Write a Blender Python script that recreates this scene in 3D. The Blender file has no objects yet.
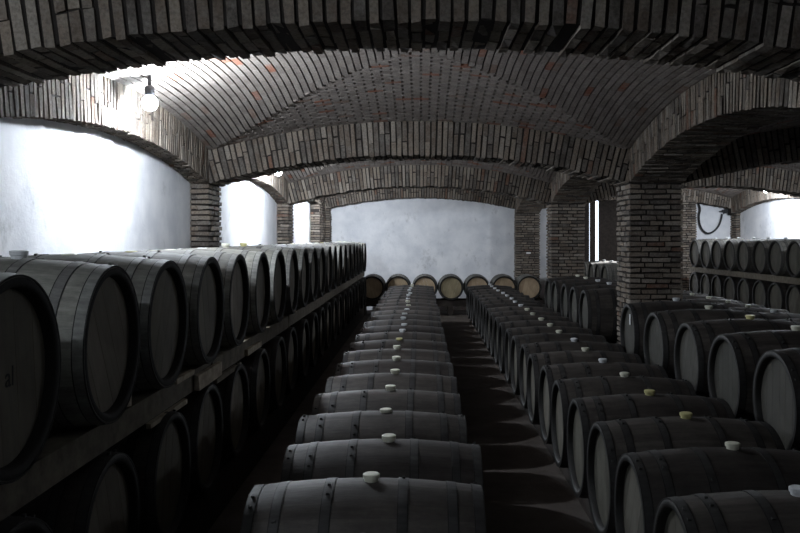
import bpy, math, random
from mathutils import Vector, Matrix
random.seed(7)
C = bpy.context.scene.collection
PI = math.pi
scene = bpy.context.scene

# ------------------------------------------------------------------ materials
def new_mat(name):
    m = bpy.data.materials.new(name); m.use_nodes = True
    nt = m.node_tree
    b = nt.nodes['Principled BSDF']
    return m, nt, b
def N(nt, t, **kw):
    n = nt.nodes.new(t)
    for k, v in kw.items():
        setattr(n, k, v)
    return n
def ramp(nt, stops, src, interp='LINEAR'):
    r = N(nt, 'ShaderNodeValToRGB'); r.color_ramp.interpolation = interp
    e = r.color_ramp.elements
    while len(e) < len(stops): e.new(0.5)
    for i, (p, c) in enumerate(stops):
        e[i].position = p; e[i].color = (c[0], c[1], c[2], 1)
    nt.links.new(src, r.inputs[0]); return r.outputs[0]
def noise(nt, scale, detail=4, rough=.6, vec=None):
    n = N(nt, 'ShaderNodeTexNoise'); n.inputs['Scale'].default_value = scale
    n.inputs['Detail'].default_value = detail; n.inputs['Roughness'].default_value = rough
    if vec is not None: nt.links.new(vec, n.inputs['Vector'])
    return n.outputs[0]
def mixc(nt, a, b, fac, mode='MIX'):
    m = N(nt, 'ShaderNodeMix'); m.data_type = 'RGBA'; m.blend_type = mode
    for sock, v in ((m.inputs[0], fac), (m.inputs[6], a), (m.inputs[7], b)):
        if hasattr(v, 'is_output') or isinstance(v, bpy.types.NodeSocket): nt.links.new(v, sock)
        elif isinstance(v, (int, float)): sock.default_value = v
        else: sock.default_value = (v[0], v[1], v[2], 1)
    return m.outputs[2]
def objcoord(nt, scale=None):
    t = N(nt, 'ShaderNodeTexCoord')
    if scale is None: return t.outputs['Object']
    mp = N(nt, 'ShaderNodeMapping'); mp.inputs['Scale'].default_value = scale
    nt.links.new(t.outputs['Object'], mp.inputs[0]); return mp.outputs[0]
def bump(nt, b, h, s=.3, d=.01):
    n = N(nt, 'ShaderNodeBump'); n.inputs['Strength'].default_value = s; n.inputs['Distance'].default_value = d
    nt.links.new(h, n.inputs['Height']); nt.links.new(n.outputs[0], b.inputs['Normal'])
def attr(nt, name):
    a = N(nt, 'ShaderNodeAttribute'); a.attribute_name = name; return a.outputs['Fac']

def brick_mat(name, stops, dust, mortar, dustamt=.5):
    m, nt, b = new_mat(name)
    t = attr(nt, 'tone')
    col = ramp(nt, stops, t, 'CONSTANT')
    oc = objcoord(nt)
    n1 = noise(nt, 9, 5, .7, oc)
    f = ramp(nt, [(.42, (0, 0, 0)), (.68, (dustamt,) * 3)], n1)
    col = mixc(nt, col, dust, f)
    n2 = noise(nt, 60, 3, .6, oc)
    d2 = ramp(nt, [(.3, (.55,) * 3), (.6, (1.1,) * 3)], n2)
    col = mixc(nt, col, d2, .8, 'MULTIPLY')
    # mortar faces carry tone -1
    lt = N(nt, 'ShaderNodeMath', operation='LESS_THAN'); nt.links.new(t, lt.inputs[0]); lt.inputs[1].default_value = -.5
    col = mixc(nt, col, mortar, lt.outputs[0])
    nt.links.new(col, b.inputs['Base Color'])
    b.inputs['Roughness'].default_value = .95
    b.inputs['Specular IOR Level'].default_value = .15
    bump(nt, b, noise(nt, 45, 5, .7, oc), .6, .008)
    return m
M = {}
M['brick'] = brick_mat('old brick', [(0, (.125, .098, .078)), (.2, (.175, .14, .112)), (.38, (.09, .076, .066)), (.55, (.215, .176, .14)),
                       (.72, (.135, .113, .096)), (.86, (.25, .215, .18)), (.97, (.15, .085, .06))], (.22, .205, .18), (.025, .021, .019), .55)
M['vault_brick'] = brick_mat('vault brick', [(0, (.22, .185, .165)), (.25, (.25, .215, .19)), (.5, (.20, .17, .152)), (.7, (.27, .235, .21)),
                       (.92, (.22, .155, .125)), (.95, (.26, .11, .07))], (.30, .275, .255), (.03, .026, .024), .5)

def plaster(name, base, stain):
    m, nt, b = new_mat(name); oc = objcoord(nt)
    n1 = noise(nt, 1.3, 8, .65, oc); n2 = noise(nt, 9, 6, .75, objcoord(nt, (1, 1, .6)))
    mul = N(nt, 'ShaderNodeMath', operation='MULTIPLY'); nt.links.new(n1, mul.inputs[0]); nt.links.new(n2, mul.inputs[1])
    f = ramp(nt, [(.31, (0, 0, 0)), (.46, (.7,) * 3)], mul.outputs[0])
    col = mixc(nt, base, stain, f)
    n3 = noise(nt, 3.5, 3, .5, oc)
    col = mixc(nt, col, ramp(nt, [(.3, (.82, .83, .85)), (.65, (1, 1, 1))], n3), 1, 'MULTIPLY')
    nt.links.new(col, b.inputs['Base Color']); b.inputs['Roughness'].default_value = .95
    b.inputs['Specular IOR Level'].default_value = .1
    bump(nt, b, noise(nt, 14, 6, .7, oc), .35, .015)
    return m
M['plaster'] = plaster('white plaster', (.80, .80, .82), (.42, .42, .42))

def floor_mat():
    m, nt, b = new_mat('dusty floor'); oc = objcoord(nt)
    col = ramp(nt, [(.3, (.058, .046, .040)), (.7, (.105, .092, .084))], noise(nt, 2.2, 8, .7, oc))
    nt.links.new(col, b.inputs['Base Color']); b.inputs['Roughness'].default_value = .9
    b.inputs['Specular IOR Level'].default_value = .1
    bump(nt, b, noise(nt, 25, 6, .7, oc), .4, .01)
    return m
M['floor'] = floor_mat()

def stave_mat(name, a, c, rough=.62):
    m, nt, b = new_mat(name)
    t = attr(nt, 'tone'); oc = objcoord(nt, (3, 22, 22)); info = N(nt, 'ShaderNodeObjectInfo')
    col = ramp(nt, [(0, a), (1, c)], t)
    col = mixc(nt, col, ramp(nt, [(.3, (.5,) * 3), (.7, (1.35,) * 3)], noise(nt, 1.5, 6, .75, oc)), .85, 'MULTIPLY')
    col = mixc(nt, col, ramp(nt, [(.35, (.6, .58, .56)), (.65, (1.2, 1.2, 1.2))], noise(nt, 7, 5, .7, objcoord(nt))), .7, 'MULTIPLY')
    col = mixc(nt, col, ramp(nt, [(0, (.75, .72, .72)), (1, (1.25, 1.25, 1.22))], info.outputs['Random']), 1, 'MULTIPLY')
    lt = N(nt, 'ShaderNodeMath', operation='LESS_THAN'); nt.links.new(t, lt.inputs[0]); lt.inputs[1].default_value = -.5
    col = mixc(nt, col, (.008, .007, .006), lt.outputs[0])
    nt.links.new(col, b.inputs['Base Color']); b.inputs['Roughness'].default_value = rough
    b.inputs['Specular IOR Level'].default_value = .3
    bump(nt, b, noise(nt, 2.5, 6, .7, oc), .4, .004)
    return m
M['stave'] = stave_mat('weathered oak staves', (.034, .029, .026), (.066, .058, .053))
M['stave_dusty_lit'] = stave_mat('dusty lit oak staves', (.115, .113, .102), (.19, .186, .168), .75)  # dust tone, lightened further to carry lamp light on the barrel tops
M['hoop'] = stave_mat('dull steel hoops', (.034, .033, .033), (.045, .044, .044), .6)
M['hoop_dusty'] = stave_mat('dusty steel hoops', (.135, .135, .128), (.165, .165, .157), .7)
def head_mat(name, a, c):
    m, nt, b = new_mat(name)
    t = attr(nt, 'tone'); info = N(nt, 'ShaderNodeObjectInfo')
    col = ramp(nt, [(0, a), (1, c)], t)
    oc = objcoord(nt, (20, 22, 2.2))
    col = mixc(nt, col, ramp(nt, [(.3, (.7,) * 3), (.7, (1.15,) * 3)], noise(nt, 1.2, 6, .7, oc)), .7, 'MULTIPLY')
    col = mixc(nt, col, ramp(nt, [(.35, (.6, .58, .55)), (.6, (1, 1, 1))], noise(nt, 4, 4, .6, objcoord(nt))), .6, 'MULTIPLY')
    col = mixc(nt, col, ramp(nt, [(0, (.8, .8, .76)), (1, (1.2, 1.17, 1.15))], info.outputs['Random']), 1, 'MULTIPLY')
    nt.links.new(col, b.inputs['Base Color']); b.inputs['Roughness'].default_value = .7
    b.inputs['Specular IOR Level'].default_value = .25
    return m
M['head'] = head_mat('grey oak head', (.075, .072, .060), (.105, .100, .084))
M['head_pale'] = head_mat('pale oak head', (.14, .125, .10), (.19, .172, .138))
M['head_shaded'] = head_mat('shaded oak head', (.042, .041, .035), (.062, .061, .053))  # head colour darkened to offset lamp light on the raised row
M['head_olive'] = head_mat('olive oak head', (.19, .16, .10), (.26, .22, .14))
M['head_tan'] = head_mat('tan oak head', (.26, .19, .125), (.35, .27, .18))
def plain(name, col, rough=.7, metal=0, spec=.3, n=None):
    m, nt, b = new_mat(name)
    if n:
        c = mixc(nt, col, ramp(nt, [(.35, (.5,) * 3), (.65, (1.2,) * 3)], noise(nt, n, 5, .7, objcoord(nt))), .8, 'MULTIPLY')
        nt.links.new(c, b.inputs['Base Color'])
    else: b.inputs['Base Color'].default_value = (*col, 1)
    b.inputs['Roughness'].default_value = rough; b.inputs['Metallic'].default_value = metal
    b.inputs['Specular IOR Level'].default_value = spec
    return m
M['bung'] = plain('pale silicone', (.62, .61, .50), .5)
M['bung_yellow'] = plain('yellowed silicone', (.50, .46, .22), .5)
M['bung_white'] = plain('white silicone', (.60, .61, .62), .5)
M['timber'] = plain('grey timber', (.15, .13, .10), .8, 0, .2, 12)
M['dark_timber'] = plain('dark timber', (.035, .028, .024), .8, 0, .2, 12)
M['pale_timber'] = plain('pale timber', (.42, .36, .28), .8, 0, .2, 15)
M['black'] = plain('black rubber', (.012, .012, .014), .5)
M['paper'] = plain('white paper', (.8, .8, .8), .8)
M['rust'] = plain('orange red stain', (.42, .10, .04), .8)
M['ink'] = plain('black stencil ink', (.02, .02, .02), .8)
M['concrete'] = plain('pale concrete', (.5, .5, .48), .9, 0, .1, 4)
mb, nt_, b_ = new_mat('lit bulb glass')
b_.inputs['Base Color'].default_value = (1, 1, 1, 1)
b_.inputs['Emission Color'].default_value = (.72, .86, 1, 1); b_.inputs['Emission Strength'].default_value = 60
M['bulb'] = mb

# ------------------------------------------------------------------ mesh builder
class MB:
    def __init__(s): s.v = []; s.f = []; s.t = []; s.sm = False
    def box(s, c, ax, ay, az, tone=0., jit=0.):
        """oriented box: centre and three half-axis vectors"""
        i = len(s.v)
        for a in (-1, 1):
            for b in (-1, 1):
                for d in (-1, 1):
                    p = [c[k] + a * ax[k] + b * ay[k] + d * az[k] + (random.uniform(-jit, jit) if jit else 0) for k in range(3)]
                    s.v.append(p)
        for q in ((0, 1, 3, 2), (4, 6, 7, 5), (0, 4, 5, 1), (2, 3, 7, 6), (0, 2, 6, 4), (1, 5, 7, 3)):
            s.f.append([i + k for k in q]); s.t.append(tone)
    def bx(s, x0, x1, y0, y1, z0, z1, tone=0., jit=0.):
        s.box(((x0 + x1) / 2, (y0 + y1) / 2, (z0 + z1) / 2), ((x1 - x0) / 2, 0, 0), (0, (y1 - y0) / 2, 0), (0, 0, (z1 - z0) / 2), tone, jit)
    def lathe(s, prof, n, tones=None, axis='x', caps=False):
        """prof: list of (t, r) along the axis"""
        i = len(s.v)
        for (t, r) in prof:
            for k in range(n):
                a = 2 * PI * k / n
                if axis == 'x': s.v.append([t, r * math.sin(a), r * math.cos(a)])
                else: s.v.append([r * math.cos(a), r * math.sin(a), t])
        for j in range(len(prof) - 1):
            for k in range(n):
                k2 = (k + 1) % n
                s.f.append([i + j * n + k, i + j * n + k2, i + (j + 1) * n + k2, i + (j + 1) * n + k])
                s.t.append(tones[k] if tones else 0)
        if caps:
            s.f.append([i + k for k in range(n)][::-1]); s.t.append(0)
            s.f.append([i + (len(prof) - 1) * n + k for k in range(n)]); s.t.append(0)
    def mesh(s, name, mat, smooth=False):
        me = bpy.data.meshes.new(name); me.from_pydata(s.v, [], s.f)
        at = me.attributes.new('tone', 'FLOAT', 'FACE'); at.data.foreach_set('value', s.t)
        me.materials.append(mat)
        if smooth: me.polygons.foreach_set('use_smooth', [True] * len(me.polygons))
        me.update(); return me
    def build(s, name, mat, parent=None, smooth=False):
        return link(name, s.mesh(name, mat, smooth), parent)
def link(name, data, parent=None, loc=None):
    o = bpy.data.objects.new(name, data); C.objects.link(o)
    if parent: o.parent = parent
    if loc: o.location = loc
    return o
def tag(o, label, cat, group=None, kind=None):
    if label: o['label'] = label
    if cat: o['category'] = cat
    if group: o['group'] = group
    if kind: o['kind'] = kind
    return o
def struct(o, label=None, cat=None):
    o['kind'] = 'structure'
    if label: o['label'] = label
    if cat: o['category'] = cat
    return o
def empty(name, loc, label, cat, group=None, rz=0):
    o = link(name, None, None, loc); o.rotation_euler.z = rz; o.empty_display_size = .2
    return tag(o, label, cat, group)
ORD = ['first', 'second', 'third', 'fourth', 'fifth', 'sixth', 'seventh', 'eighth', 'ninth', 'tenth', 'eleventh', 'twelfth', 'thirteenth',
       'fourteenth', 'fifteenth', 'sixteenth', 'seventeenth', 'eighteenth', 'nineteenth', 'twentieth', 'twenty-first', 'twenty-second', 'twenty-third', 'twenty-fourth', 'twenty-fifth']

def rt(): return random.random() * .999

# ------------------------------------------------------------------ room shell
XL, XR = -2.30, 2.26          # centre nave between pillar faces
XR2, XW = 2.84, 7.40          # right aisle
YP = [3.6, 9.0, 14.4, 19.8]   # pillar lines (front faces)
PD = .57
WL, WR, WB = -2.50, 7.62, 20.15
ZS, RISE, RING = 2.34, .31, .38

m = MB(); m.bx(-3, 8.1, -3, 21.2, -.2, 0)
struct(m.build('floor', M['floor']), 'dark dusty cellar floor', 'floor')
m = MB(); m.bx(-3, 8.1, -3, 20.5, 3.45, 3.65)
struct(m.build('ceiling', M['concrete']))
m = MB(); m.bx(WL - .4, WL, -3, 20.5, 0, 3.45)
struct(m.build('wall_left', M['plaster']), 'white plastered cellar wall on the left', 'wall')
m = MB(); m.bx(WR, WR + .4, -3, 20.5, 0, 3.45)
struct(m.build('wall_right', M['plaster']), 'white plastered wall behind the rack on the right', 'wall')
m = MB(); m.bx(WL, WR, -3, -2.7, 0, 3.45)
struct(m.build('wall_front', M['plaster']))
m = MB(); m.bx(WL, 3.9, WB, WB + .35, 0, 3.45)
m.bx(6.3, WR, WB, WB + .35, 0, 3.45); m.bx(3.9, 6.3, WB, WB + .35, 2.72, 3.45)
struct(m.build('wall_back', M['plaster']), 'white plastered wall at the far end of the cellar', 'wall')
# daylit yard outside the far doorway
m = MB(); m.bx(-1, 12, 21.2, 30, -.25, -.05)
struct(m.build('floor_outside', M['concrete']))

# far door: planked leaf with gaps; unseen opening beside it added for daylight
dr = link('door_1', None, None, (3.9, WB + .1, 0)); struct(dr, 'dark plank door with bright daylight gaps, far end behind the right pillars', 'door')
for a, b in ((.0, .205), (.225, .355), (.44, .70), (.702, 1.0)):
    m = MB(); m.bx(a, b, 0, .05, .03, 2.7); m.build('plank', M['dark_timber'], dr)
m = MB(); m.bx(.0, 1.0, .05, .085, .25, .37); m.build('ledge', M['dark_timber'], dr)
m = MB(); m.bx(1.002, 1.08, -.03, .1, 0, 2.72); m.build('door_post', M['dark_timber'], dr)

# ------------------------------------------------------------------ bricks: pillars, arches, vaults
def pillar(x0, x1, y0, y1, label, z1=ZS, cut=None):
    m = MB(); cz = 0.0572; n = int(round(z1 / cz)); cz = z1 / n
    g = .018
    m.bx(x0 + g, x1 - g, y0 + g, y1 - g, 0, 2.98, -1)
    tot = int(2.96 / cz)
    for c in range(tot):
        z = c * cz + g / 2; zt = z + cz - g
        ins = 0 if c < n else .012
        w = .12
        off = c % 2
        # pinwheel of bricks round the perimeter
        xs = [x0 + ins, x1 - ins]; ys = [y0 + ins, y1 - ins]
        for side in range(4):
            if side in (0, 2):   # faces front / back, along x
                a0, a1 = (xs[0], xs[1]) if off else (xs[0] + w + g, xs[1] - w - g)
            else:
                a0, a1 = (ys[0], ys[1]) if not off else (ys[0] + w + g, ys[1] - w - g)
            L = a1 - a0
            k = max(1, int(round(L / .19)))
            cuts = [a0]
            for q in range(1, k): cuts.append(a0 + L * q / k + random.uniform(-.04, .04))
            cuts.append(a1)
            for q in range(len(cuts) - 1):
                p0 = cuts[q] + (g / 2 if q else 0); p1 = cuts[q + 1] - (g / 2 if q < len(cuts) - 2 else 0)
                e = random.uniform(-.010, .010)
                if side == 0: m.bx(p0, p1, ys[0] + e, ys[0] + w, z, zt, rt(), .006)
                if side == 2: m.bx(p0, p1, ys[1] - w, ys[1] + e, z, zt, rt(), .006)
                if side == 1: m.bx(xs[1] - w, xs[1] + e, p0, p1, z, zt, rt(), .006)
                if side == 3: m.bx(xs[0] + e, xs[0] + w, p0, p1, z, zt, rt(), .006)
    return tag(m.build('brick_pillar', M['brick']), label, 'pillar', None)

def arch(kind, a0, a1, d0, d1, label, zs=ZS, rise=RISE, ring=RING):
    """kind 'x': spans x from a0 to a1, depth y d0..d1; kind 'y': spans y, depth x"""
    m = MB(); a = (a1 - a0) / 2; mid = (a0 + a1) / 2
    R = (a * a + rise * rise) / (2 * rise); cz = zs + rise - R
    th = math.asin(a / R)
    def P(s, z, d): return (s, d, z) if kind == 'x' else (d, s, z)
    n = int(round(2 * th * R / .061)); dt = 2 * th / n
    # mortar core ring
    g = .012; K = 40; i0 = len(m.v)
    for k in range(K + 1):
        t = -th - .02 + (2 * th + .04) * k / K
        for r in (R + g, R + ring - g):
            for d in (d0 + g, d1 - g):
                m.v.append(list(P(mid + r * math.sin(t), cz + r * math.cos(t), d)))
    for k in range(K):
        b = i0 + 4 * k; e = b + 4
        for q in ((b, b + 1, e + 1, e), (b + 2, e + 2, e + 3, b + 3), (b, e, e + 2, b + 2), (b + 1, b + 3, e + 3, e + 1)):
            m.f.append(list(q)); m.t.append(-1)
    for k in range(n):
        t = -th + dt * (k + .5)
        rx, rz = math.sin(t), math.cos(t)
        tw = (R * dt - .015 - random.uniform(0, .006)) / 2
        sp = random.choice([[0, 1], [0, .62, 1], [0, .38, 1], [0, .5, 1]])
        er = random.uniform(-.008, .014) * (1 if kind == 'x' else .4)
        ds = [d0, d0 + (d1 - d0) / 3, d0 + 2 * (d1 - d0) / 3, d1] if k % 2 else [d0, d0 + (d1 - d0) / 6, d0 + (d1 - d0) / 2, d0 + 5 * (d1 - d0) / 6, d1]
        for q in range(len(sp) - 1):
            r0 = R + er + ring * sp[q] + (.004 if q else 0); r1 = R + ring * sp[q + 1] - .004
            for w in range(len(ds) - 1):
                e0 = random.uniform(-.006, .006) * (1 if kind == 'x' else .3)
                p0 = ds[w] + (.005 if w else e0); p1 = ds[w + 1] - (.005 if w < len(ds) - 2 else e0)
                rm = (r0 + r1) / 2
                c = P(mid + rm * rx, cz + rm * rz, (p0 + p1) / 2)
                m.box(c, P(rz * tw * rm / R, -rx * tw * rm / R, 0), P(0, 0, (p1 - p0) / 2), P(rx * (r1 - r0) / 2, rz * (r1 - r0) / 2, 0), rt(), .0045)
    return tag(m.build('brick_arch', M['brick']), label, 'arch')

def web(x0, x1, y0, y1, label, drop=(0, 0)):
    """shallow groined vault over one bay"""
    xm, ym, a, b = (x0 + x1) / 2, (y0 + y1) / 2, (x1 - x0) / 2, (y1 - y0) / 2
    def h(x, y):
        u = (x - xm) / a; v = (y - ym) / b
        t = min(abs(u), abs(v)); t2 = max(abs(u), abs(v))
        # ribs of the groin: height falls with the distance along the diagonal
        if abs(v) >= abs(u): base = 3.02 - .32 * u * u
        else: base = 3.02 - .32 * v * v - drop[u > 0] * u * u * (1 - v * v)
        return base + .22 * (1 - u * u) * (1 - v * v)
    m = MB(); K = 36; i0 = len(m.v)
    for i in range(K + 1):
        for j in range(K + 1):
            x = x0 + (x1 - x0) * i / K; y = y0 + (y1 - y0) * j / K
            m.v.append([x, y, h(x, y) + .022])
    for i in range(K):
        for j in range(K):
            q = i0 + i * (K + 1) + j
            m.f.append([q, q + 1, q + K + 2, q + K + 1]); m.t.append(-1)
    def brick(xa, xb, ya, yb):
        x, y = (xa + xb) / 2, (ya + yb) / 2; e = .02
        zx = (h(x + e, y) - h(x - e, y)) / (2 * e); zy = (h(x, y + e) - h(x, y - e)) / (2 * e)
        hx, hy = (xb - xa) / 2, (yb - ya) / 2
        nrm = Vector((-zx, -zy, 1)).normalized() * .02
        m.box((x, y, h(x, y) + .018 + random.uniform(-.0015, .0015)), (hx, 0, zx * hx), (0, hy, zy * hy), nrm, rt(), .001)
    p = .064
    nx = int((x1 - x0) / p)
    for i in range(nx):                               # side webs: long courses running with the nave
        xa = x0 + (x1 - x0) * i / nx; xb = x0 + (x1 - x0) * (i + 1) / nx
        u = abs(((xa + xb) / 2 - xm) / a)
        ya, yb = ym - u * b, ym + u * b
        y = ya - random.random() * .2
        while y < yb:
            q0, q1 = max(y, ya), min(y + .25, yb)
            if q1 - q0 > .02: brick(xa + .007, xb - .007, q0 + .002, q1 - .002)
            y += .25
    ny = int((y1 - y0) / p)
    for j in range(ny):                               # end webs: courses across the nave
        ya = y0 + (y1 - y0) * j / ny; yb = y0 + (y1 - y0) * (j + 1) / ny
        v = abs(((ya + yb) / 2 - ym) / b)
        xa, xb = xm - v * a, xm + v * a
        st = .175; x = math.floor(xa / st) * st - (st / 2 if j % 2 else 0)
        while x < xb:
            q0, q1 = max(x, xa), min(x + st, xb)
            if q1 - q0 > .03: brick(q0 + .011, q1 - .011, ya + .0015, yb - .0015)
            x += st
    return struct(m.build('ceiling', M['vault_brick']), label, 'vaulted ceiling')

pl = ['nearest', 'second', 'third', 'fourth']
names_l = ['', 'brick pilaster against the left white wall, nearest of the left side', 'narrow brick pilaster on the left wall, second from the camera',
           'brick corner pier at the left end of the far white wall']
for i in (1, 2): pillar(WL - .05, XL, YP[i], YP[i] + PD, names_l[i])
pillar(WL - .05, -2.17, YP[3], WB - .002, names_l[3])
pillar(WL - .05, XL + .02, 18.72, YP[3] - .004, 'flat brick pilaster on the left wall just before the far corner')
pillar(WL - .05, XL, YP[0], YP[0] + PD, 'brick pilaster on the left wall hidden behind the nearest barrels', z1=2.455)
pillar(XR, XR2, YP[0], YP[0] + PD, 'brick pillar carrying the right end of the nearest overhead arch', z1=2.455)
pillar(XR, XR2, YP[1], YP[1] + PD, 'thick brick pillar rising among the barrels right of centre, nearest and largest')
pillar(XR, XR2, YP[2], YP[2] + PD, 'brick pillar just left of the dark plank door')
pillar(XR, XR2, YP[3], WB - .002, 'brick pier at the right end of the far white wall')
pillar(6.20, 6.58, YP[3], WB - .002, 'slim brick pier left of the hanging black hose', z1=2.66)
for i in (1, 2): pillar(XW, WR + .05, YP[i], YP[i] + PD, ['', 'brick pilaster on the right wall, outside the frame', 'brick pilaster on the right wall behind the racked barrels'][i])
pillar(XW + .11, WR + .05, YP[3], WB - .002, 'brick pilaster right of the hanging hose beside the white wall')

yb = [PD, PD, PD, WB - YP[3] - .002]
an = ['nearest wide brick arch crossing the whole top of the view', 'second wide brick arch, over the middle of the centre nave', 'third brick arch of the centre nave, seen beneath the second',
      'farthest brick arch framing the white end wall']
for i in range(4): arch('x', XL, XR, YP[i], YP[i] + yb[i], an[i], zs=(2.455, ZS, ZS, 2.44)[i], rise=(.235, RISE, RISE, .27)[i], ring=RING if i < 3 else .34)
an = ['', 'brick arch over the right aisle, just right of the big pillar', 'low brick arch over the right aisle behind, its edge beside the right lamp', 'far brick arch over the plank door and hanging hose']
for i in (1, 2, 3): arch('x', XR2, XW + (.11 if i == 3 else 0), YP[i], YP[i] + yb[i], an[i], zs=(0, ZS, ZS, 2.44)[i], rise=(0, RISE, RISE, .24)[i], ring=(0, RING, RING, .32)[i])
ybays = [(YP[0] + PD, YP[1]), (YP[1] + PD, YP[2]), (YP[2] + PD, YP[3])]
on = ['nearest', 'second', 'farthest']
for i, (p, q) in enumerate(ybays):
    arch('y', p, q, WL - .03, XL, on[i] + ' brick wall arch over the left white wall', rise=.24, ring=.37)
    arch('y', p, q, XR, XR2, on[i] + ' lengthwise brick arch between the right-hand pillars', zs=2.35, rise=.33, ring=.36)
    if i: arch('y', p, q, XW, WR + .03, on[i] + ' brick wall arch over the right white wall', rise=.24, ring=.37)
    web(XL, XR, p, q, on[i] + ' bay of the brick groin vault over the centre nave', (.09, 0))
    web(XR2, XW, p, q, on[i] + ' bay of the brick groin vault over the right aisle', (0, .09))

# ------------------------------------------------------------------ barrels
L2, RB, RH = .4565, .325, .293
def rad(t): return RB - (RB - RH) * (t / L2) ** 2
def bmesh_set():
    D = {}
    n = 56
    st = []
    while len(st) < n:
        tone = random.random(); w = random.choice([2, 2, 3]); st += [tone] * w
    st = st[:n]
    m = MB()
    prof = [(-L2 + .040, RH - .040), (-L2 + .006, RH - .034), (-L2, RH - .028), (-L2, RH - .006), (-L2 + .006, RH)]
    ts = [-.40, -.33, -.25, -.17, -.08, 0, .08, .17, .25, .33, .40]
    prof += [(t, rad(t)) for t in ts]
    prof += [(-t, r) for (t, r) in prof[:5][::-1]]
    m.lathe(prof, n, st)
    for q in (0, 1, 2, len(prof) - 4, len(prof) - 3, len(prof) - 2):       # blackened inner edge of the chime
        for w in range(n): m.t[q * n + w] = -1
    D['body'] = m.mesh('stave_body', M['stave'], True); D['body_dusty'] = m.mesh('stave_body', M['stave_dusty_lit'], True)
    for key, mat in (('head', 'head'), ('head_tan', 'head_tan'), ('head_pale', 'head_pale'), ('head_olive', 'head_olive'), ('head_shaded', 'head_shaded')):
        m = MB(); rr = RH - .034; ys = [-rr]; 
        while ys[-1] < rr - .06: ys.append(ys[-1] + random.uniform(.07, .12))
        ys[-1] = rr
        for k in range(len(ys) - 1):
            tone = random.random(); a, b = ys[k] + .0012, ys[k + 1] - .0012
            S = 6; i = len(m.v)
            for q in range(S + 1):
                y = a + (b - a) * q / S; z = math.sqrt(max(0, rr * rr - y * y))
                for x in (0, -.018):
                    m.v.append([x, y, -z]); m.v.append([x, y, z])
            for q in range(S):
                o = i + 4 * q
                m.f += [[o, o + 4, o + 5, o + 1], [o + 2, o + 3, o + 7, o + 6]]; m.t += [tone, tone]
            o = i + 4 * S
            m.f += [[i, i + 1, i + 3, i + 2], [o, o + 2, o + 3, o + 1]]; m.t += [tone, tone]
        D[key] = m.mesh('barrel_head', M[mat])
    for key, t0 in (('h1', .436), ('h2', .335), ('h3', .145)):
        m = MB(); w = .021; R3 = lambda t: rad(min(t, L2))
        p = [(t0 - w, R3(t0 - w) - .003), (t0 - w, R3(t0 - w) + .0025), (t0 - w + .004, R3(t0 - w) + .0028), (t0 + w - .004, R3(t0 + w) + .0028), (t0 + w, R3(t0 + w) + .0025), (t0 + w, R3(t0 + w) - .003)]
        m.lathe(p, 48)
        for q in (0, 1, 3, 4):
            for k in range(48): m.t[q * 48 + k] = -1
        for k in (-.03, .03):                                              # rivets
            ang = .35 + k / .3; r = rad(t0) + .006
            m.box((t0, r * math.sin(ang), r * math.cos(ang)), (.006, 0, 0), (0, .006 * math.cos(ang), -.006 * math.sin(ang)), (0, .005 * math.sin(ang), .005 * math.cos(ang)), 0)
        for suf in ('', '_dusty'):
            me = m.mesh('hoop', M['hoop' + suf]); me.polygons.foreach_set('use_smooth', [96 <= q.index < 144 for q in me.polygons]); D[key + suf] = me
    for key in ('bung', 'bung_yellow', 'bung_white'):
        m = MB(); m.lathe([(RB - .02, .024), (RB + .010, .029), (RB + .012, .033), (RB + .026, .034), (RB + .029, .029)], 20, None, 'z', True)
        D[key] = m.mesh('bung', M[key])
    return D
B = bmesh_set()
# slightly different stave patterns share the same shape
def barrel(cx, cy, cz, label, group, rz=0, bung='bung', head='head', s=1., roll=0., bungz=0., bungx=.012, dusty=False):
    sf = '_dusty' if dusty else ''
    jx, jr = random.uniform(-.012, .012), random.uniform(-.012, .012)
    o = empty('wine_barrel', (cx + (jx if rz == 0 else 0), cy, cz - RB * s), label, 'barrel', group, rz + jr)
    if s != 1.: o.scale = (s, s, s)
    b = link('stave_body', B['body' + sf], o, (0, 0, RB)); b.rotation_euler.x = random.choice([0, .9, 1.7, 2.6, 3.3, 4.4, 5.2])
    hr = random.uniform(-.5, .5)
    h = link('barrel_head', B[head], o, (L2 - .034, 0, RB)); h.rotation_euler = (hr, 0, 0)
    h = link('barrel_head', B[head], o, (-L2 + .034, 0, RB)); h.rotation_euler = (-hr, 0, PI)
    for k in ('h1', 'h2', 'h3'):
        a = random.uniform(-.6, .3)
        q = link('hoop', B[k + sf], o, (0, 0, RB)); q.rotation_euler.x = a
        q = link('hoop', B[k + sf], o, (0, 0, RB)); q.rotation_euler = (a, 0, PI)
    if bung:
        q = link('bung', B[bung], o, (bungx + random.uniform(-.012, .012), 0, RB + bungz)); q.rotation_euler = (roll, 0, 0)
    return o
def wood_at(t): return rad(t)

cent = []
d = 2.645
bt = ['bung_white', 'bung', 'bung', 'bung', 'bung', 'bung', 'bung', 'bung', 'bung_yellow', 'bung_white']
for k in range(23):
    bg = bt[k] if k < len(bt) else random.choice(['bung_white', 'bung_white', 'bung'])
    extra = {0: ', cut off below', 22: ', the last'}.get(k, '')
    cent.append(barrel(-.205 + {1: -.012, 2: .02}.get(k, 0), d, .46, 'dark oak barrel, ' + ORD[k] + ' from the camera in the middle row' + extra, 'barrels of the middle floor row',
                bung=bg, roll=random.uniform(-.03, .03), bungz=-.012 * (random.random() < .4)))
    d += .655
for k in range(22):
    d = 3.13 + .662 * k
    bg = ['bung_white', 'bung', 'bung_yellow', 'bung_yellow', 'bung', 'bung_white', 'bung', 'bung_white'][k] if k < 8 else random.choice(['bung_white', 'bung', 'bung_white'])
    barrel(1.40, d, .46, 'dark oak wine barrel, ' + ORD[k] + ' from the camera in the row right of the middle aisle', 'barrels of the floor row right of the aisle',
           bung=bg, roll=random.uniform(-.03, .03))
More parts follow.
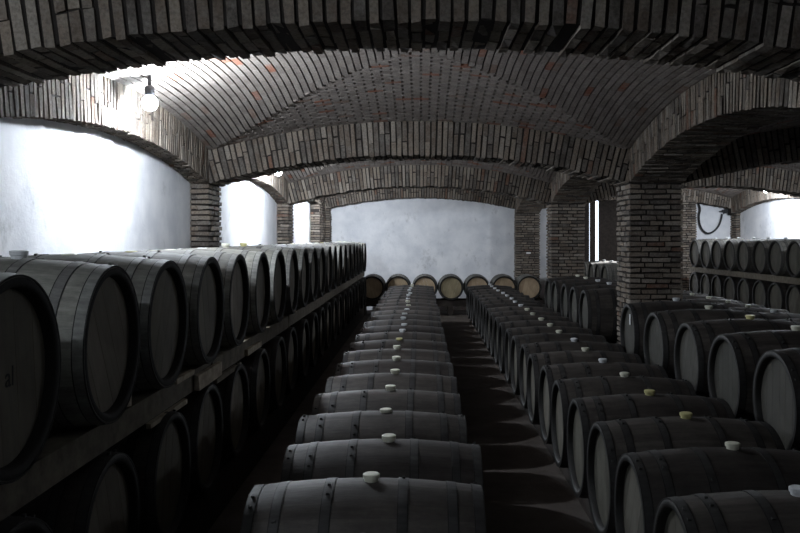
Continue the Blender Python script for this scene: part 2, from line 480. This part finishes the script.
bd = [4.84, 5.66, 6.45, 7.35, 8.3, 10.5, 11.26, 12.0, 12.8, 13.55]
for k, d in enumerate(bd):
    if k < 5: lab = 'dark barrel in the raised row before the big pillar, ' + ORD[k] + ' from the camera'
    else: lab = 'dark barrel in the raised row beyond the big pillar, ' + ORD[k - 5] + ' from it'
    o = barrel(2.54, d, .78, lab, s=1.05, group='barrels of the raised row by the pillars', bung=random.choice(['bung_white', 'bung']) if k != 2 else 'bung_yellow', roll=0, head='head_shaded')
    if k == 4:
        m = MB(); m.bx(-L2 + .020, -L2 + .024, -.035, -.005, RB + .10, RB + .20); tg = m.build('paper_tag', M['paper'], o); tg['label'] = 'small white paper tag'
for k in range(12):
    d = 7.85 + .70 * k
    barrel(3.92, d, .595, 'dark barrel, ' + ORD[k] + ' from the camera in the low row behind the raised row', 'barrels of the low row in the right aisle',
           bung=random.choice(['bung_white', 'bung']), roll=0)
for k in range(4):
    barrel(4.27, 17.3 + .71 * k, .89, 'barrel with daylight on its top in front of the plank door, ' + ORD[k] + ' from the camera', 'daylit barrels by the far door', bung='bung_white', dusty=True)  # dusty staves used here so the sunlit tops come out whiter
# left rack, two tiers
for k in range(21):
    d = 2.50 + .785 * k
    u = barrel(-1.70, d, 1.33, 'oak barrel on the upper tier of the left rack, ' + ORD[k] + ' from the camera', 'barrels on the upper tier of the left rack',
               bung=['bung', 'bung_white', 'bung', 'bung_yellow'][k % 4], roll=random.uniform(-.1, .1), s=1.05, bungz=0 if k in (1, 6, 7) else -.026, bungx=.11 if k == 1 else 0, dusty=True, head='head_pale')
    if k == 0:
        m = MB(); m.lathe([(0, .045), (.002, .043)], 16, None, 'x', True)
        e = m.build('stain', M['rust'], u); e.location = (L2 - .033, -.115, RB + .02); e['label'] = 'orange red mark on the barrel head'
        cu = bpy.data.curves.new('stencil', 'FONT'); cu.body = 'al'; cu.size = .085; cu.extrude = .0005; cu.align_x = 'CENTER'
        tmp = bpy.data.objects.new('tmp', cu); C.objects.link(tmp)
        dg = bpy.context.evaluated_depsgraph_get(); me = bpy.data.meshes.new_from_object(tmp.evaluated_get(dg))
        bpy.data.objects.remove(tmp); me.materials.clear(); me.materials.append(M['ink'])
        e = link('stencil_mark', me, u, (L2 - .033, .02, RB - .03)); e.rotation_euler = (PI / 2, 0, PI / 2); e['label'] = 'faint black lettering on the barrel head'
    barrel(-1.70, d + .0, .58, 'dim oak barrel on the lower tier of the left rack, ' + ORD[k] + ' from the camera', 'barrels on the lower tier of the left rack',
           bung=None, s=1.05, head='head_pale')
# right rack, two tiers
for k in range(10):
    d = 12.0 + .70 * k
    lab = ORD[9 - k] + ' from the far end'
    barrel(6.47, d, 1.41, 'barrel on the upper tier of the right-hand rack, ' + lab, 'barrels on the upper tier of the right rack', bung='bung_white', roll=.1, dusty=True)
    barrel(6.47, d, .70, 'dim barrel on the lower tier of the right-hand rack, ' + lab, 'barrels on the lower tier of the right rack', bung=None)
# row against the far wall, heads to the camera
xs = [-1.10, -.52, .09, .68, 1.27, 1.88, 2.44]
pos = ['at the left end', 'second from the left', 'third from the left', 'fourth from the left', 'fifth from the left', 'second from the right', 'at the right end']
for k, x in enumerate(xs):
    barrel(x, 19.1, .625, ('tan' if k != 3 else 'olive') + '-headed barrel facing the camera at the far wall, ' + pos[k], 'barrels facing the camera along the far wall',
           rz=-PI / 2, s=.91, head='head_tan' if k != 3 else 'head_olive', bung=None, dusty=True)

# ------------------------------------------------------------------ timber that carries the barrels
def beams(x, y0, y1, ztop, label, w=.05, off=.30, lo=0., mat='dark_timber', s=1.):
    o = empty('timber_bearer', (x, y0, lo), label, 'bearer', 'long bearers under the barrels')
    for sgn in (-1, 1):
        m = MB(); m.bx(sgn * off - w, sgn * off + w, 0, y1 - y0, 0, ztop - lo, 0); m.build('beam', M[mat], o)
    return o
def btop(cz, s=1.): return cz - rad(.30 / s) * s
beams(-.218, 2.3, 17.45, btop(.46), 'pair of low dark timber bearers under the middle floor row')
beams(1.40, 2.8, 17.4, btop(.46), 'pair of low dark timber bearers under the row right of the aisle')
beams(2.54, 4.35, 8.7, btop(.78, 1.05), 'pair of tall dark bearers under the raised row in front of the pillar')
beams(2.54, 10.1, 13.95, btop(.78, 1.05), 'pair of tall dark bearers under the raised row between the pillars')
beams(3.92, 7.5, 15.95, btop(.595), 'pair of dark bearers under the low row in the right aisle')
beams(4.27, 16.95, 19.75, btop(.89), 'pair of tall bearers under the daylit barrels by the door')
o = empty('timber_bearer', (.67, 19.1, 0), 'dark timber bearers under the barrels along the far wall', 'bearer', 'long bearers under the barrels')
for sgn in (-1, 1):
    m = MB(); m.bx(-2.15, 2.15, sgn * .26 - .05, sgn * .26 + .05, .20, .625 - rad(.26 / .91) * .91); m.build('beam', M['dark_timber'], o)
for bx_ in (-2.0, -1., 0, 1., 2.0):
    m = MB(); m.bx(bx_ - .06, bx_ + .06, -.33, .33, 0, .20); m.build('block', M['dark_timber'], o)

def rack(x, y0, y1, c_lo, c_up, s, label):
    o = empty('barrel_rack', (x, y0, 0), label, 'rack')
    rr = rad(.38 / s) * s; ztop = c_up - rr; zbot = c_lo + rr
    for sgn in (-1, 1):
        y = 0; Lt = y1 - y0; k = 0
        while y < Lt - .01:
            seg = min(2.9, Lt - y)
            m = MB(); e = random.uniform(-.006, .006)
            m.bx(sgn * .38 - .055 + e, sgn * .38 + .055 + e, y + .004, y + seg - .004, zbot, ztop, 0, .003)
            m.build('rail', M['timber'], o); y += seg
        m = MB(); m.bx(sgn * .38 - .05, sgn * .38 + .05, 0, y1 - y0, 0, c_lo - rr); m.build('floor_beam', M['dark_timber'], o)
    return o
left_rack = rack(-1.70, 2.12, 18.6, .58, 1.33, 1.05, 'long timber rack holding two tiers of barrels along the left wall')
rack(6.47, 11.62, 18.7, .70, 1.41, 1., 'long timber rack holding two tiers of barrels along the right wall')

# slats and chips of pale wood tucked on the left rack rail
def slat(name, y0, y1, z0, z1, label, x=-1.245, w=.012, mat='pale_timber'):
    m = MB(); m.bx(x - w + 1.70, x + w + 1.70, y0 - 2.12, y1 - 2.12, z0, z1, 0, .003)
    m.build(name, M[mat], left_rack)['label'] = label
XF = -1.70 + .38 + .055
slat('slat', 3.82, 4.42, .870, .897, 'pale thin slat below the rail', XF + .012)
slat('slat', 4.22, 4.55, 1.006, 1.03, 'thin pale slat along the top edge of the rail', XF + .012)
slat('block', 4.62, 5.15, .90, .985, 'tan block on the face of the rail', XF + .016, .014)
slat('slat', 5.05, 5.75, .865, .893, 'grey slat below the rail', XF + .012, mat='timber')
slat('slat', 5.95, 6.45, .905, .95, 'short bright slat', XF + .012)
slat('wedge', 3.60, 3.65, 1.014, 1.075, 'small pale wedge between two barrels', XF - .02)
slat('wedge', 8.9, 9.0, 1.014, 1.065, 'small pale wedge between two barrels', XF - .02)

# ------------------------------------------------------------------ lamps
def lamp(x, y, z, wx, power, label, light=True):
    o = empty('wall_lamp', (x, y, z), label, 'lamp', 'bare cellar lamps')
    sgn = 1 if wx > x else -1
    m = MB(); m.lathe([(.055, .030), (.07, .036), (.12, .036), (.13, .022)], 16, None, 'z', True); m.build('socket', M['black'], o, True)
    m = MB(); m.bx(-.012, .012, -.012, .012, .12, .24); m.build('bracket', M['black'], o)
    m = MB(); m.lathe([(.06 * math.sin(q) , max(.004, .06 * math.cos(q))) for q in [(-90 + 16.5 * k) * PI / 180 for k in range(10)]], 20, None, 'z', True)
    m.build('bulb', M['bulb'], o, True)
    ld = bpy.data.lights.new('lamp_light', 'POINT'); ld.energy = power; ld.color = (.83, .91, 1.0); ld.shadow_soft_size = .035
    lo = link('lamp_light', ld, o, (-sgn * .09, 0, -.08))
    return o
lamp(-2.12, 1.2, 2.80, WL, 60, 'bare bulb on the left wall beside the camera, out of frame')
lamp(-2.06, 6.3, 2.775, WL, 205, 'glaring bare bulb high on the left wall, largest and nearest lamp')
lamp(-2.07, 12.0, 2.71, WL, 250, 'bright bulb at the second bay of the left wall')
lamp(-2.07, 17.4, 2.76, WL, 230, 'bulb in the last left bay, hidden behind the arches')
lamp(7.08, 11.6, 2.76, WR, 110, 'bulb on the right wall outside the frame')
lamp(7.08, 17.0, 2.735, WR, 170, 'bright bulb under the arch at the right wall')

# ------------------------------------------------------------------ hose and tags on the far wall
def px(x, y, Y): return ((x - 421) * Y / 830, Y, 1.75 - (y - 238) * Y / 830)
cu = bpy.data.curves.new('hose', 'CURVE'); cu.dimensions = '3D'; cu.bevel_depth = .022; cu.bevel_resolution = 4
pts = [(698, 203), (701, 208), (698.5, 216), (700, 226), (704, 232), (709, 234), (716, 230), (721, 222), (722, 214)]
sp = cu.splines.new('NURBS'); sp.points.add(len(pts) - 1); sp.order_u = 3; sp.use_endpoint_u = True
for p, (a, b) in zip(sp.points, pts): p.co = (*px(a, b, 20.09), 1)
tmp = bpy.data.objects.new('tmp', cu); C.objects.link(tmp)
dg = bpy.context.evaluated_depsgraph_get(); me = bpy.data.meshes.new_from_object(tmp.evaluated_get(dg)); bpy.data.objects.remove(tmp)
me.materials.clear(); me.materials.append(M['black'])
hs = link('hose', me); tag(hs, 'black hose hanging in a loop on the white panel at far right', 'hose')
p = px(726, 211, 20.07); m = MB(); m.box(p, (.07, 0, .02), (0, .05, 0), (-.02, 0, .045))
m.box((p[0] - .11, p[1], p[2] - .01), (.04, 0, 0), (0, .02, 0), (0, 0, .015)); tag(m.build('wall_tap', M['black']), 'black tap on the white panel beside the hanging hose', 'tap')
for (a, b, l) in ((523, 195, 'small white tag high on the far right pier'), (528.5, 253, 'small white tag low on the far right pier')):
    p = px(a, b, 19.785); m = MB(); m.box(p, (.05, 0, 0), (0, .006, 0), (0, 0, .018)); tag(m.build('wall_tag', M['paper']), l, 'tag')

# ------------------------------------------------------------------ world, camera
w = bpy.data.worlds.new('sky'); scene.world = w; w.use_nodes = True
bg = w.node_tree.nodes['Background']; bg.inputs[0].default_value = (.80, .88, 1, 1); bg.inputs[1].default_value = 2.2
sl = bpy.data.lights.new('sun', 'SUN'); sl.energy = 30; sl.angle = .01; so = link('sun', sl, None, (8, 26, 6))
so.rotation_euler = Vector((-.62, -.66, -.42)).to_track_quat('-Z', 'Y').to_euler()
cd = bpy.data.cameras.new('camera'); cam = bpy.data.objects.new('camera', cd); C.objects.link(cam)
cam.location = (0, 0, 1.75); cam.rotation_euler = (PI / 2, 0, 0)
cd.sensor_width = 36; cd.lens = 830 / 800 * 36; cd.shift_x = -21 / 800; cd.shift_y = -28.5 / 800; cd.clip_start = .05
scene.camera = cam
vs = scene.view_settings; vs.view_transform = 'Standard'; vs.look = 'None'; vs.exposure = 0; vs.gamma = 1; vs.use_curve_mapping = False
try:
    scene.cycles.use_denoising = True; scene.cycles.max_bounces = 6; scene.cycles.diffuse_bounces = 5
    scene.cycles.sample_clamp_indirect = 4
except Exception: pass
